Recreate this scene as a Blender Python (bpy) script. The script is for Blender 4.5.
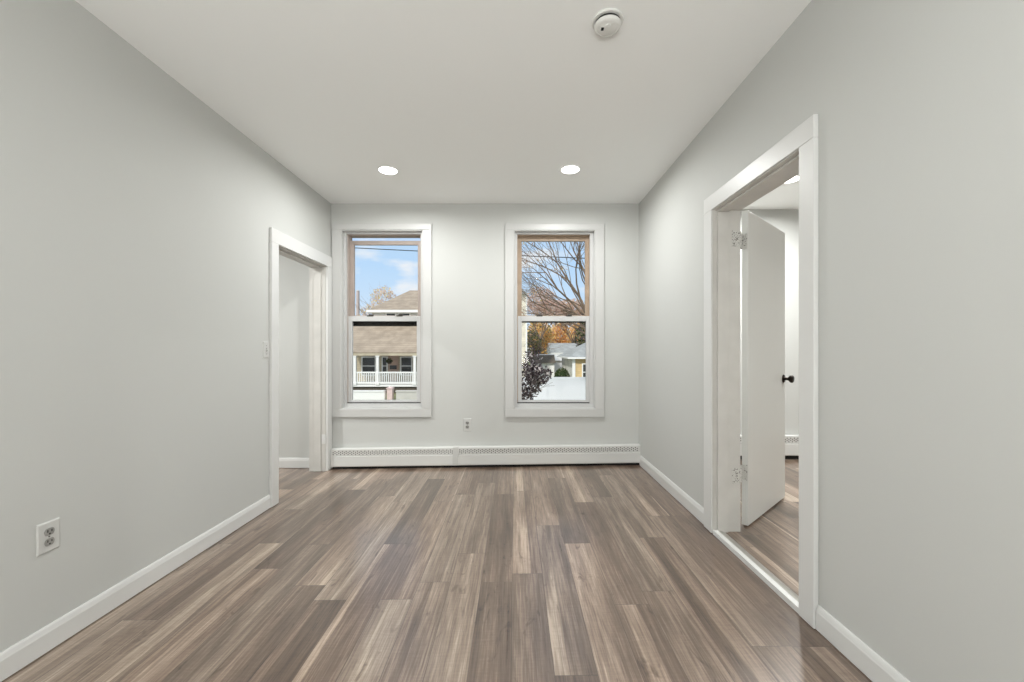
import bpy, math, random
from mathutils import Vector, Matrix

for o in list(bpy.data.objects):
    bpy.data.objects.remove(o, do_unlink=True)
SC = bpy.context.scene
COL = SC.collection

# ------------------------------------------------------------------ camera, sky, sun, exposure
CAM_H = 1.165
cam_data = bpy.data.cameras.new('camera')
cam_data.sensor_width = 36.0
cam_data.lens = 36.0 * 410.0 / 1024.0
cam_data.shift_x = -3.0 / 1024.0
cam_data.shift_y = 8.5 / 1024.0
cam_data.clip_end = 500
cam = bpy.data.objects.new('camera', cam_data)
cam.location = (0, 0, CAM_H)
cam.rotation_euler = (math.radians(90), 0, 0)
COL.objects.link(cam)
SC.camera = cam

SC.view_settings.view_transform = 'Standard'
SC.view_settings.look = 'None'
SC.view_settings.exposure = 0.08
SC.view_settings.gamma = 1.0
SC.view_settings.use_curve_mapping = False

FRONT_W, MID_W, REAR_W = 16.5, 5.6, 5.0
SIDE_W = 43.0         # lamps of the side rooms
SKY_STRENGTH = 0.98
SUN_STRENGTH = 2.8


def lin(r, g=None, b=None):
    def f(c):
        c = c / 255.0
        return c / 12.92 if c <= 0.04045 else ((c + 0.055) / 1.055) ** 2.4
    return (f(r), f(g), f(b), 1.0)


world = bpy.data.worlds.new('sky')
SC.world = world
world.use_nodes = True
wt = world.node_tree
wt.nodes.clear()
w_out = wt.nodes.new('ShaderNodeOutputWorld')
w_bg = wt.nodes.new('ShaderNodeBackground')
w_bg.inputs['Strength'].default_value = SKY_STRENGTH
w_tc = wt.nodes.new('ShaderNodeTexCoord')
w_sep = wt.nodes.new('ShaderNodeSeparateXYZ')
wt.links.new(w_tc.outputs['Generated'], w_sep.inputs[0])
w_ramp = wt.nodes.new('ShaderNodeValToRGB')
w_ramp.color_ramp.elements[0].position = 0.0
w_ramp.color_ramp.elements[0].color = lin(226, 238, 252)
w_ramp.color_ramp.elements[1].position = 0.45
w_ramp.color_ramp.elements[1].color = lin(206, 218, 236)
e = w_ramp.color_ramp.elements.new(0.2)
e.color = lin(188, 219, 252)
wt.links.new(w_sep.outputs['Z'], w_ramp.inputs[0])
w_map = wt.nodes.new('ShaderNodeMapping')
w_map.inputs['Scale'].default_value = (3.4, 3.4, 9.0)
w_map.inputs['Location'].default_value = (0.35, 0.0, 0.2)
wt.links.new(w_tc.outputs['Generated'], w_map.inputs[0])
w_noise = wt.nodes.new('ShaderNodeTexNoise')
w_noise.inputs['Scale'].default_value = 1.6
w_noise.inputs['Detail'].default_value = 5.0
wt.links.new(w_map.outputs[0], w_noise.inputs['Vector'])
w_cr = wt.nodes.new('ShaderNodeValToRGB')
w_cr.color_ramp.elements[0].position = 0.52
w_cr.color_ramp.elements[0].color = (0, 0, 0, 1)
w_cr.color_ramp.elements[1].position = 0.66
w_cr.color_ramp.elements[1].color = (0.9, 0.9, 0.9, 1)
wt.links.new(w_noise.outputs[0], w_cr.inputs[0])
w_mix = wt.nodes.new('ShaderNodeMixRGB')
wt.links.new(w_cr.outputs[0], w_mix.inputs[0])
wt.links.new(w_ramp.outputs[0], w_mix.inputs[1])
w_mix.inputs[2].default_value = lin(248, 246, 248)
wt.links.new(w_mix.outputs[0], w_bg.inputs['Color'])
wt.links.new(w_bg.outputs[0], w_out.inputs[0])

sun_d = bpy.data.lights.new('sun', 'SUN')
sun_d.energy = SUN_STRENGTH
sun_d.angle = math.radians(4)
sun_d.color = (1.0, 0.95, 0.88)
sun = bpy.data.objects.new('sun', sun_d)
sun.rotation_euler = (math.radians(52), 0, math.radians(-28))
COL.objects.link(sun)

# added fill lamp behind the camera, turned up to brighten the ceiling
fl_d = bpy.data.lights.new('added_fill_light', 'AREA')
fl_d.shape = 'DISK'
fl_d.size = 1.3
fl_d.energy = 80.0
fl_d.color = (0.985, 1.0, 0.99)
fl = bpy.data.objects.new('added_fill_light', fl_d)
fl.location = (-0.3, -1.9, 0.9)
fl.rotation_euler = (math.radians(180 - 26), 0, 0)
COL.objects.link(fl)


# ------------------------------------------------------------------ materials
def new_mat(name):
    m = bpy.data.materials.new(name)
    m.use_nodes = True
    return m, m.node_tree, m.node_tree.nodes['Principled BSDF']


def plain(name, rgb, rough=0.6, metal=0.0, noise=0.0, nscale=20.0, bump=0.0, bscale=200.0, spec=0.5):
    m, t, b = new_mat(name)
    c = lin(*rgb)
    b.inputs['Base Color'].default_value = c
    b.inputs['Roughness'].default_value = rough
    b.inputs['Metallic'].default_value = metal
    b.inputs['Specular IOR Level'].default_value = spec
    tc = t.nodes.new('ShaderNodeTexCoord')
    if noise:
        n = t.nodes.new('ShaderNodeTexNoise')
        n.inputs['Scale'].default_value = nscale
        n.inputs['Detail'].default_value = 4
        t.links.new(tc.outputs['Object'], n.inputs['Vector'])
        r = t.nodes.new('ShaderNodeValToRGB')
        r.color_ramp.elements[0].position = 0.3
        r.color_ramp.elements[1].position = 0.7
        r.color_ramp.elements[0].color = tuple(max(0, x * (1 - noise)) for x in c[:3]) + (1,)
        r.color_ramp.elements[1].color = tuple(min(1, x * (1 + noise)) for x in c[:3]) + (1,)
        t.links.new(n.outputs[0], r.inputs[0])
        t.links.new(r.outputs[0], b.inputs['Base Color'])
    if bump:
        n2 = t.nodes.new('ShaderNodeTexNoise')
        n2.inputs['Scale'].default_value = bscale
        n2.inputs['Detail'].default_value = 3
        t.links.new(tc.outputs['Object'], n2.inputs['Vector'])
        bp = t.nodes.new('ShaderNodeBump')
        bp.inputs['Strength'].default_value = bump
        bp.inputs['Distance'].default_value = 0.002
        t.links.new(n2.outputs[0], bp.inputs['Height'])
        t.links.new(bp.outputs[0], b.inputs['Normal'])
    return m


def emissive(name, rgb, strength):
    m, t, b = new_mat(name)
    b.inputs['Base Color'].default_value = lin(*rgb)
    b.inputs['Emission Color'].default_value = lin(*rgb)
    b.inputs['Emission Strength'].default_value = strength
    return m


def glass_mat(name, tint=(0.97, 0.985, 0.98)):
    m = bpy.data.materials.new(name)
    m.use_nodes = True
    t = m.node_tree
    t.nodes.clear()
    out = t.nodes.new('ShaderNodeOutputMaterial')
    tr = t.nodes.new('ShaderNodeBsdfTransparent')
    tr.inputs[0].default_value = tint + (1,)
    gl = t.nodes.new('ShaderNodeBsdfGlossy')
    gl.inputs['Roughness'].default_value = 0.02
    fr = t.nodes.new('ShaderNodeFresnel')
    fr.inputs[0].default_value = 1.12
    mx = t.nodes.new('ShaderNodeMixShader')
    t.links.new(fr.outputs[0], mx.inputs[0])
    t.links.new(tr.outputs[0], mx.inputs[1])
    t.links.new(gl.outputs[0], mx.inputs[2])
    t.links.new(mx.outputs[0], out.inputs[0])
    return m


def floor_mat(name, seed=0.0):
    m, t, b = new_mat(name)
    N, L = t.nodes.new, t.links.new

    def math_(op, a, bb=None, c=None):
        n = N('ShaderNodeMath')
        n.operation = op
        for i, v in enumerate((a, bb, c)):
            if v is None:
                continue
            if isinstance(v, (int, float)):
                n.inputs[i].default_value = v
            else:
                L(v, n.inputs[i])
        return n.outputs[0]

    def comb(x, y, z=0.0):
        n = N('ShaderNodeCombineXYZ')
        for i, v in enumerate((x, y, z)):
            if isinstance(v, (int, float)):
                n.inputs[i].default_value = v
            else:
                L(v, n.inputs[i])
        return n.outputs[0]

    def white(vec):
        n = N('ShaderNodeTexWhiteNoise')
        n.noise_dimensions = '3D'
        L(vec, n.inputs['Vector'])
        return n.outputs['Value']

    def noise(vec, scale=1.0, detail=4.0, rough=0.55, dist=0.0):
        n = N('ShaderNodeTexNoise')
        n.inputs['Scale'].default_value = scale
        n.inputs['Detail'].default_value = detail
        n.inputs['Roughness'].default_value = rough
        n.inputs['Distortion'].default_value = dist
        L(vec, n.inputs['Vector'])
        return n.outputs[0]

    W, LEN = 0.152, 1.22
    tc = N('ShaderNodeTexCoord')
    sp = N('ShaderNodeSeparateXYZ')
    L(tc.outputs['Object'], sp.inputs[0])
    x, y = sp.outputs['X'], sp.outputs['Y']
    u = math_('DIVIDE', math_('ADD', x, 5.03), W)
    colm = math_('FLOOR', u)
    fu = math_('FRACT', u)
    off = white(comb(colm, seed + 3.7))
    v = math_('ADD', math_('DIVIDE', math_('ADD', y, 9.0), LEN), off)
    row = math_('FLOOR', v)
    fv = math_('FRACT', v)
    pid = white(comb(colm, row, 1.3 + seed))
    pid2 = white(comb(colm, row, 7.9 + seed))
    # strips inside a plank (the printed board figure)
    wob = noise(comb(math_('MULTIPLY', x, 30.0), math_('MULTIPLY', y, 1.6), 0.0), 1.0, 3.0)
    su = math_('ADD', math_('MULTIPLY', fu, 2.6), math_('MULTIPLY_ADD', wob, 0.55, pid2))
    sid = white(comb(math_('ADD', math_('FLOOR', su), math_('MULTIPLY', colm, 11.0)), row, 4.4 + seed))
    shift = math_('MULTIPLY', pid, 37.0)
    # slow figure along the board
    fig = noise(comb(math_('MULTIPLY', x, 9.0), math_('MULTIPLY', y, 0.9), shift), 1.0, 5.0, 0.6, 0.6)
    grain = noise(comb(math_('MULTIPLY', x, 75.0), math_('MULTIPLY', y, 2.2), shift), 1.0, 5.0, 0.65, 0.3)
    fine = noise(comb(math_('MULTIPLY', x, 320.0), math_('MULTIPLY', y, 9.0), shift), 1.0, 2.0, 0.5)
    grain2 = noise(comb(math_('MULTIPLY', x, 150.0), math_('MULTIPLY', y, 4.5), shift), 1.0, 4.0, 0.6, 0.5)
    knot = noise(comb(math_('MULTIPLY', x, 16.0), math_('MULTIPLY', y, 5.0), math_('ADD', shift, 9.0)), 1.0, 3.0, 0.6, 1.5)
    saw = noise(comb(math_('MULTIPLY', x, 18.0), math_('MULTIPLY', y, 120.0), shift), 1.0, 2.0, 0.5)
    tone = math_('MULTIPLY_ADD', pid, 0.24, 0.03)
    tone = math_('MULTIPLY_ADD', math_('POWER', sid, 3.5), 0.21, tone)
    tone = math_('MULTIPLY_ADD', fig, 0.72, tone)
    tone = math_('MULTIPLY_ADD', grain, 0.50, tone)
    tone = math_('MULTIPLY_ADD', fine, 0.22, tone)
    tone = math_('MULTIPLY_ADD', saw, 0.10, tone)
    tone = math_('MULTIPLY_ADD', grain2, 0.36, tone)
    tone = math_('MULTIPLY_ADD', math_('MAXIMUM', math_('SUBTRACT', knot, 0.62), 0.0), -1.5, tone)
    tone = math_('MULTIPLY_ADD', math_('SUBTRACT', tone, 1.10), 1.3, 0.53)
    ramp = N('ShaderNodeValToRGB')
    cr = ramp.color_ramp
    cr.elements[0].position = 0.05
    cr.elements[0].color = lin(62, 50, 42)
    cr.elements[1].position = 0.98
    cr.elements[1].color = lin(200, 183, 167)
    for p, c in ((0.30, (92, 77, 66)), (0.52, (118, 101, 89)), (0.76, (156, 139, 125))):
        el = cr.elements.new(p)
        el.color = lin(*c)
    L(tone, ramp.inputs[0])
    # hue drift: some boards redder, some greyer
    hue = N('ShaderNodeMixRGB')
    hue.blend_type = 'MULTIPLY'
    L(ramp.outputs[0], hue.inputs[1])
    hr = N('ShaderNodeValToRGB')
    hr.color_ramp.elements[0].color = (1.0, 0.93, 0.87, 1)
    hr.color_ramp.elements[1].color = (0.98, 0.97, 0.93, 1)
    L(pid2, hr.inputs[0])
    L(hr.outputs[0], hue.inputs[2])
    hue.inputs[0].default_value = 1.0
    # seams
    e1 = math_('LESS_THAN', math_('MINIMUM', fu, math_('SUBTRACT', 1.0, fu)), 0.0075)
    e2 = math_('LESS_THAN', math_('MINIMUM', fv, math_('SUBTRACT', 1.0, fv)), 0.0011)
    seam = math_('MAXIMUM', e1, e2)
    sm = N('ShaderNodeMixRGB')
    sm.blend_type = 'MIX'
    L(math_('MULTIPLY', seam, 0.65), sm.inputs[0])
    L(hue.outputs[0], sm.inputs[1])
    sm.inputs[2].default_value = lin(62, 50, 43)
    L(sm.outputs[0], b.inputs['Base Color'])
    rr = math_('MULTIPLY_ADD', grain, 0.20, 0.22)
    L(rr, b.inputs['Roughness'])
    b.inputs['Specular IOR Level'].default_value = 0.5
    b.inputs['Coat Weight'].default_value = 0.75
    b.inputs['Coat IOR'].default_value = 1.55
    b.inputs['Coat Roughness'].default_value = 0.17
    bp = N('ShaderNodeBump')
    bp.inputs['Strength'].default_value = 0.25
    bp.inputs['Distance'].default_value = 0.0012
    h = math_('MULTIPLY_ADD', seam, -1.5, math_('ADD', grain, math_('MULTIPLY', fine, 0.7)))
    L(h, bp.inputs['Height'])
    L(bp.outputs[0], b.inputs['Normal'])
    return m


def speckled(name, rgb, dark, rough=0.45, thr=0.6, scale=130.0):
    m, t, b = new_mat(name)
    tc = t.nodes.new('ShaderNodeTexCoord')
    n = t.nodes.new('ShaderNodeTexNoise')
    n.inputs['Scale'].default_value = scale
    n.inputs['Detail'].default_value = 3
    t.links.new(tc.outputs['Object'], n.inputs['Vector'])
    r = t.nodes.new('ShaderNodeValToRGB')
    r.color_ramp.elements[0].position = thr - 0.03
    r.color_ramp.elements[0].color = lin(*rgb)
    r.color_ramp.elements[1].position = thr + 0.03
    r.color_ramp.elements[1].color = lin(*dark)
    t.links.new(n.outputs[0], r.inputs[0])
    t.links.new(r.outputs[0], b.inputs['Base Color'])
    b.inputs['Roughness'].default_value = rough
    return m


def striped(name, rgb, dark, pitch, axis='Z', width=0.1, rough=0.7):
    """clapboards / shingle courses: a dark joint line at every pitch"""
    m, t, b = new_mat(name)
    tc = t.nodes.new('ShaderNodeTexCoord')
    sp = t.nodes.new('ShaderNodeSeparateXYZ')
    t.links.new(tc.outputs['Object'], sp.inputs[0])
    d = t.nodes.new('ShaderNodeMath'); d.operation = 'DIVIDE'
    t.links.new(sp.outputs[axis], d.inputs[0]); d.inputs[1].default_value = pitch
    f = t.nodes.new('ShaderNodeMath'); f.operation = 'FRACT'
    t.links.new(d.outputs[0], f.inputs[0])
    l = t.nodes.new('ShaderNodeMath'); l.operation = 'LESS_THAN'
    t.links.new(f.outputs[0], l.inputs[0]); l.inputs[1].default_value = width
    n = t.nodes.new('ShaderNodeTexNoise')
    n.inputs['Scale'].default_value = 1.7
    n.inputs['Detail'].default_value = 6
    t.links.new(tc.outputs['Object'], n.inputs['Vector'])
    r = t.nodes.new('ShaderNodeValToRGB')
    c = lin(*rgb)
    r.color_ramp.elements[0].position = 0.35
    r.color_ramp.elements[1].position = 0.65
    r.color_ramp.elements[0].color = tuple(k * 0.82 for k in c[:3]) + (1,)
    r.color_ramp.elements[1].color = tuple(min(1, k * 1.15) for k in c[:3]) + (1,)
    t.links.new(n.outputs[0], r.inputs[0])
    mx = t.nodes.new('ShaderNodeMixRGB')
    t.links.new(l.outputs[0], mx.inputs[0])
    t.links.new(r.outputs[0], mx.inputs[1])
    mx.inputs[2].default_value = lin(*dark)
    t.links.new(mx.outputs[0], b.inputs['Base Color'])
    b.inputs['Roughness'].default_value = rough
    return m


M = {}
M['wall'] = plain('wall_paint', (201, 202, 199), 0.62, bump=0.05, bscale=160, spec=0.35)
M['ceiling'] = plain('ceiling_paint', (247, 248, 247), 0.8, bump=0.05, bscale=160, spec=0.2)
M['trim'] = plain('trim_paint', (219, 219, 217), 0.38, bump=0.04, bscale=60)
M['window_trim'] = plain('window_trim_paint', (202, 202, 200), 0.4, bump=0.04, bscale=60)
M['jamb'] = plain('jamb_paint', (204, 202, 197), 0.4, noise=0.05, nscale=8, bump=0.06, bscale=40)
M['door'] = plain('door_paint', (216, 216, 212), 0.36, bump=0.05, bscale=30)
M['floor'] = floor_mat('vinyl_planks')
M['floor_side'] = floor_mat('vinyl_planks_side', 21.0)
M['heater'] = plain('heater_enamel', (216, 216, 213), 0.42)
M['dark'] = plain('dark_feet_and_shade', (26, 24, 22), 0.8)
M['fin'] = plain('aluminium_fins_and_shade', (84, 83, 80), 0.6, metal=0.2)
M['plastic'] = plain('white_plastic', (204, 204, 201), 0.35)
M['socket'] = plain('grey_socket_face', (150, 149, 145), 0.4)
M['slot'] = plain('socket_slot', (22, 21, 20), 0.6)
M['screw'] = plain('screw_metal', (120, 118, 112), 0.35, metal=0.8)
M['detector'] = plain('detector_plastic', (226, 226, 222), 0.5)
M['lens'] = emissive('lamp_lens', (255, 252, 246), 6.0)
M['knob'] = plain('dark_bronze', (42, 36, 32), 0.32, metal=0.85)
M['hinge'] = speckled('painted_hinge', (205, 204, 199), (70, 62, 55), 0.45, 0.60, 130)
M['metal_strip'] = plain('brushed_strip', (178, 176, 170), 0.32, metal=0.55)
M['glass'] = glass_mat('window_glass')
M['vinyl'] = plain('white_vinyl', (202, 202, 201), 0.4)
M['taupe'] = plain('taupe_track', (176, 163, 155), 0.55, noise=0.06, nscale=12)
M['wood'] = plain('weathered_wood_sash', (172, 152, 132), 0.6, noise=0.12, nscale=14)
M['gap_shade'] = plain('black_gap_shade', (30, 26, 22), 0.8)  # black colour for the shade at the sash gaps and rail
M['latch'] = plain('dark_latch', (70, 64, 58), 0.45)

# outdoors
M['ground'] = plain('lawn', (128, 128, 92), 0.95, noise=0.25, nscale=1.5)
M['asphalt'] = plain('asphalt', (130, 128, 126), 0.9, noise=0.12, nscale=3)
M['concrete'] = plain('concrete', (205, 202, 195), 0.9, noise=0.08, nscale=2)
M['siding_beige'] = striped('beige_siding', (196, 184, 160), (160, 150, 130), 0.14)
M['siding_white'] = striped('white_siding', (226, 224, 218), (190, 188, 182), 0.14)
M['siding_cream'] = striped('cream_siding', (232, 224, 206), (205, 196, 176), 0.14)
M['siding_yellow'] = striped('yellow_siding', (214, 186, 138), (186, 160, 116), 0.14)
M['roof_tan'] = striped('tan_shingles', (170, 154, 136), (146, 131, 115), 0.16, width=0.12)
M['roof_grey'] = striped('grey_shingles', (166, 168, 166), (140, 142, 140), 0.16, width=0.12)
M['white_paint'] = plain('outdoor_white_paint', (244, 243, 240), 0.55)
M['fence'] = plain('white_vinyl_fence', (243, 244, 248), 0.45)
M['pane'] = plain('dark_window_pane', (66, 66, 64), 0.15)
M['porch_dark'] = plain('porch_lattice', (96, 88, 78), 0.9, noise=0.2, nscale=6)
M['pink'] = plain('pinkish_brick', (224, 200, 194), 0.85, noise=0.1, nscale=6)
M['pink_door'] = plain('faded_pink_door', (186, 160, 144), 0.6)
M['pole'] = plain('weathered_pole', (196, 182, 178), 0.85, noise=0.1, nscale=5)
M['cable'] = plain('cable', (52, 60, 70), 0.6)
M['bark'] = plain('grey_brown_bark', (126, 108, 92), 0.9, noise=0.2, nscale=6)
M['bark_dark'] = plain('dark_bark', (86, 74, 66), 0.9, noise=0.2, nscale=6)
for nm, c in {
    'leaf_gold': (246, 206, 130), 'leaf_orange': (240, 188, 124), 'leaf_yellow': (250, 228, 164), 'leaf_rust': (206, 166, 138),
    'leaf_pink': (230, 202, 190), 'leaf_tan': (220, 198, 174), 'leaf_green': (86, 100, 52), 'leaf_deep': (60, 78, 38),
    'leaf_olive': (140, 138, 104), 'leaf_plum': (84, 72, 74), 'leaf_slate': (110, 98, 98), 'leaf_pale': (232, 220, 216),
}.items():
    M[nm] = plain(nm, c, 0.75)
    lt_ = M[nm].node_tree
    tr_ = lt_.nodes.new('ShaderNodeBsdfTranslucent')
    tr_.inputs[0].default_value = lin(*c)
    mx_ = lt_.nodes.new('ShaderNodeMixShader')
    mx_.inputs[0].default_value = 0.45
    lt_.links.new(lt_.nodes['Principled BSDF'].outputs[0], mx_.inputs[1])
    lt_.links.new(tr_.outputs[0], mx_.inputs[2])
    lt_.links.new(mx_.outputs[0], lt_.nodes['Material Output'].inputs[0])


# ------------------------------------------------------------------ mesh helpers
class MB:
    def __init__(self):
        self.v, self.f, self.m = [], [], []

    def box(self, x0, x1, y0, y1, z0, z1, mi=0):
        b = len(self.v)
        for z in (z0, z1):
            for (x, y) in ((x0, y0), (x1, y0), (x1, y1), (x0, y1)):
                self.v.append((x, y, z))
        for q in ((0, 3, 2, 1), (4, 5, 6, 7), (0, 1, 5, 4), (1, 2, 6, 5), (2, 3, 7, 6), (3, 0, 4, 7)):
            self.f.append([b + i for i in q]); self.m.append(mi)
        return self

    def face(self, pts, mi=0):
        b = len(self.v)
        self.v.extend(tuple(p) for p in pts)
        self.f.append(list(range(b, b + len(pts)))); self.m.append(mi)
        return self

    def loft(self, rings, mi=0, caps=True, closed=True):
        b = len(self.v)
        n = len(rings[0])
        for r in rings:
            self.v.extend(tuple(p) for p in r)
        for i in range(len(rings) - 1):
            for j in range(n if closed else n - 1):
                k = (j + 1) % n
                self.f.append([b + i * n + j, b + i * n + k, b + (i + 1) * n + k, b + (i + 1) * n + j]); self.m.append(mi)
        if caps:
            self.f.append([b + j for j in range(n)][::-1]); self.m.append(mi)
            self.f.append([b + (len(rings) - 1) * n + j for j in range(n)]); self.m.append(mi)
        return self

    def tube(self, pts, radii, n=6, mi=0):
        pts = [Vector(p) for p in pts]
        if isinstance(radii, (int, float)):
            radii = [radii] * len(pts)
        rings = []
        for i, p in enumerate(pts):
            d = (pts[min(i + 1, len(pts) - 1)] - pts[max(i - 1, 0)]).normalized()
            a = d.cross(Vector((0, 0, 1)))
            if a.length < 1e-3:
                a = d.cross(Vector((0, 1, 0)))
            a.normalize()
            c = d.cross(a)
            rings.append([p + (a * math.cos(2 * math.pi * j / n) + c * math.sin(2 * math.pi * j / n)) * radii[i] for j in range(n)])
        return self.loft(rings, mi)

    def lathe(self, prof, n=32, mi=0, axis='Z', origin=(0, 0, 0)):
        """prof: list of (radius, height)"""
        rings = []
        o = Vector(origin)
        for r, h in prof:
            ring = []
            for j in range(n):
                a = 2 * math.pi * j / n
                c, s = r * math.cos(a), r * math.sin(a)
                p = {'Z': (c, s, h), 'X': (h, c, s), 'Y': (s, h, c)}[axis]
                ring.append(o + Vector(p))
            rings.append(ring)
        return self.loft(rings, mi)

    def xform(self, mat):
        self.v = [tuple(mat @ Vector(p)) for p in self.v]
        return self

    def build(self, name, mats, parent=None, bevel=0.0, smooth=False, seg=2):
        me = bpy.data.meshes.new(name)
        me.from_pydata([tuple(p) for p in self.v], [], self.f)
        if not isinstance(mats, (list, tuple)):
            mats = [mats]
        for m in mats:
            me.materials.append(m)
        for p, mi in zip(me.polygons, self.m):
            p.material_index = mi
            p.use_smooth = smooth
        me.validate()
        me.update()
        import bmesh
        bm = bmesh.new()
        bm.from_mesh(me)
        bmesh.ops.recalc_face_normals(bm, faces=bm.faces)
        bm.to_mesh(me)
        bm.free()
        o = bpy.data.objects.new(name, me)
        COL.objects.link(o)
        if parent is not None:
            o.parent = parent
            o.matrix_parent_inverse = Matrix.Translation(parent.location).inverted() if parent.rotation_euler[2] == 0 else \
                (Matrix.Translation(parent.location) @ Matrix.Rotation(parent.rotation_euler[2], 4, 'Z')).inverted()
        if bevel:
            md = o.modifiers.new('bevel', 'BEVEL')
            md.width = bevel
            md.segments = seg
            md.limit_method = 'ANGLE'
            md.angle_limit = math.radians(40)
        if smooth:
            md = o.modifiers.new('edges', 'EDGE_SPLIT')
            md.split_angle = math.radians(38)
        return o


def tag(o, label=None, cat=None, group=None, kind=None):
    if label: o['label'] = label
    if cat: o['category'] = cat
    if group: o['group'] = group
    if kind: o['kind'] = kind
    return o


def thing(name, loc, label, cat, group=None, kind=None):
    o = bpy.data.objects.new(name, None)
    o.empty_display_size = 0.1
    o.location = loc
    COL.objects.link(o)
    return tag(o, label, cat, group, kind)


def copy_tree(o, parent=None):
    c = o.copy()
    COL.objects.link(c)
    if parent is not None:
        c.parent = parent
        c.matrix_parent_inverse = o.matrix_parent_inverse.copy()
    for ch in list(o.children):
        copy_tree(ch, c)
    return c


# ------------------------------------------------------------------ room dimensions (metres; camera stands at x 0, y 0)
XL, XR = -1.809, 1.219          # side walls
YB, YF = 4.033, -2.8            # window wall, wall behind the camera
ZC = 2.6
TL, TR, TB = 0.156, 0.156, 0.22  # wall thicknesses
ZR = 0.041                      # floor height at the right wall
ZS = 0.052                      # floor of the side room
SLOPE = ZR / (XR - XL)       # the old floor runs slightly uphill to the right


def fz(x):
    return 0.0 if x <= XL else (ZR if x >= XR else (x - XL) * SLOPE)


# left doorway, right doorway
LD0, LD1, LDZ = 3.106, 3.920, 1.960
RD0, RD1, RDZ = 1.733, 2.506, 2.018
LDA = 3.015                     # outer edges of the door casings
RDA, RDB, RDT = 1.645, 2.605, 2.111
# windows: x0, x1, z0, z1 of the cased opening
WIN = [(-1.705, -0.905, 0.582, 2.337), (-0.010, 0.787, 0.582, 2.335)]

# floor
fb = MB()
for (x0, x1) in ((-4.6, XL), (XL, XR + 0.005)):
    z0, z1 = fz(x0), fz(x1)
    fb.loft([[(x0, YF - 0.2, z0), (x0, YF - 0.2, z0 - 0.2), (x0, YB + 0.1, z0 - 0.2), (x0, YB + 0.1, z0)],
             [(x1, YF - 0.2, z1), (x1, YF - 0.2, z1 - 0.2), (x1, YB + 0.1, z1 - 0.2), (x1, YB + 0.1, z1)]])
floor = tag(fb.build('floor', M['floor']), 'brown grey wood plank floor of the empty room', 'floor', kind='structure')
fb = MB().box(XR + 0.005, 4.8, YF - 0.2, 4.5, -0.15, ZS)
tag(fb.build('floor_side', M['floor_side']), 'wood plank floor of the side room behind the open door', 'floor', kind='structure')

# ceiling over all rooms
tag(MB().box(-4.8, 5.0, YF - 0.2, 4.6, ZC, ZC + 0.25).build('ceiling', M['ceiling']), 'flat white painted ceiling with recessed lights', 'ceiling', kind='structure')

# window wall with two openings
wb = MB()
y0, y1 = YB, YB + TB
xs = [XL - TL, WIN[0][0], WIN[0][1], WIN[1][0], WIN[1][1], XR + TR]
for i in (0, 2, 4):
    wb.box(xs[i], xs[i + 1], y0, y1, -0.2, ZC)
for w in WIN:
    wb.box(w[0], w[1], y0, y1, -0.2, w[2])
    wb.box(w[0], w[1], y0, y1, w[3], ZC)
tag(wb.build('wall_back', M['wall']), 'white wall with the two tall windows', 'wall', kind='structure')
# left wall
wb = MB()
wb.box(XL - TL, XL, YF, LD0, -0.15, ZC)
wb.box(XL - TL, XL, LD0, LD1, LDZ, ZC)
wb.box(XL - TL, XL, LD1, YB, -0.15, ZC)
tag(wb.build('wall_left', M['wall']), 'white wall with a low outlet and a cased doorway', 'wall', kind='structure')
# right wall
wb = MB()
wb.box(XR, XR + TR, YF, RD0, -0.1, ZC)
wb.box(XR, XR + TR, RD0, RD1, RDZ, ZC)
wb.box(XR, XR + TR, RD1, YB, -0.1, ZC)
tag(wb.build('wall_right', M['wall']), 'white wall with the doorway to the side room', 'wall', kind='structure')
tag(MB().box(XL - TL, XR + TR, YF - 0.2, YF, -0.2, ZC).build('wall_front', M['wall']), 'white wall behind the viewpoint', 'wall', kind='structure')
# left side room
wb = MB()
wb.box(-4.6, XL - TL, YB, YB + TB, -0.2, ZC)
wb.box(-4.8, -4.6, 1.0, YB + TB, -0.2, ZC)
wb.box(-4.6, XL - TL, 0.8, 1.0, -0.2, ZC)
tag(wb.build('wall_hall', M['wall']), 'white walls of the hall seen through the cased doorway', 'wall', kind='structure')
# right side room
wb = MB()
wb.box(XR + TR, 4.8, 4.2, 4.4, -0.2, ZC)
wb.box(4.8, 5.0, 0.2, 4.4, -0.2, ZC)
wb.box(XR + TR, 4.8, 0.2, 0.4, -0.2, ZC)
tag(wb.build('wall_side', M['wall']), 'white walls of the side room behind the open door', 'wall', kind='structure')


# ------------------------------------------------------------------ baseboards
def base_profile(h=0.096, t=0.014):
    return [(0, 0), (t, 0), (t, h * 0.74), (t * 0.86, h * 0.80), (t * 0.80, h * 0.84), (t * 0.62, h * 0.93), (t * 0.35, h), (0, h)]


def base_y(mb, x, sgn, ya, yb, z):
    pr = base_profile()
    mb.loft([[(x + sgn * a, y, z + 0.004 + b) for a, b in pr] for y in (ya, yb)])


def base_x(mb, y, xa, xb, z):
    pr = base_profile()
    mb.loft([[(x, y - a, z + 0.004 + b) for a, b in pr] for x in (xa, xb)])


mb = MB(); base_y(mb, XL, 1, YF, LDA - 0.002, 0)
tag(mb.build('baseboard_left', M['trim']), 'white moulded baseboard below the wall with the low outlet', 'baseboard', kind='structure')
mb = MB(); base_y(mb, XR, -1, YF, RDA - 0.002, ZR); base_y(mb, XR, -1, RDB + 0.002, 3.964, ZR)
tag(mb.build('baseboard_right', M['trim']), 'white moulded baseboard either side of the open door', 'baseboard', kind='structure')
mb = MB(); base_x(mb, YB, -4.6, XL - TL, 0.0)
tag(mb.build('baseboard_hall', M['trim']), 'white baseboard seen through the cased doorway', 'baseboard', kind='structure')
mb = MB(); base_x(mb, 4.2, XR + TR, 2.2, ZS)
tag(mb.build('baseboard_side', M['trim']), 'white baseboard in the side room behind the open door', 'baseboard', kind='structure')

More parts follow.
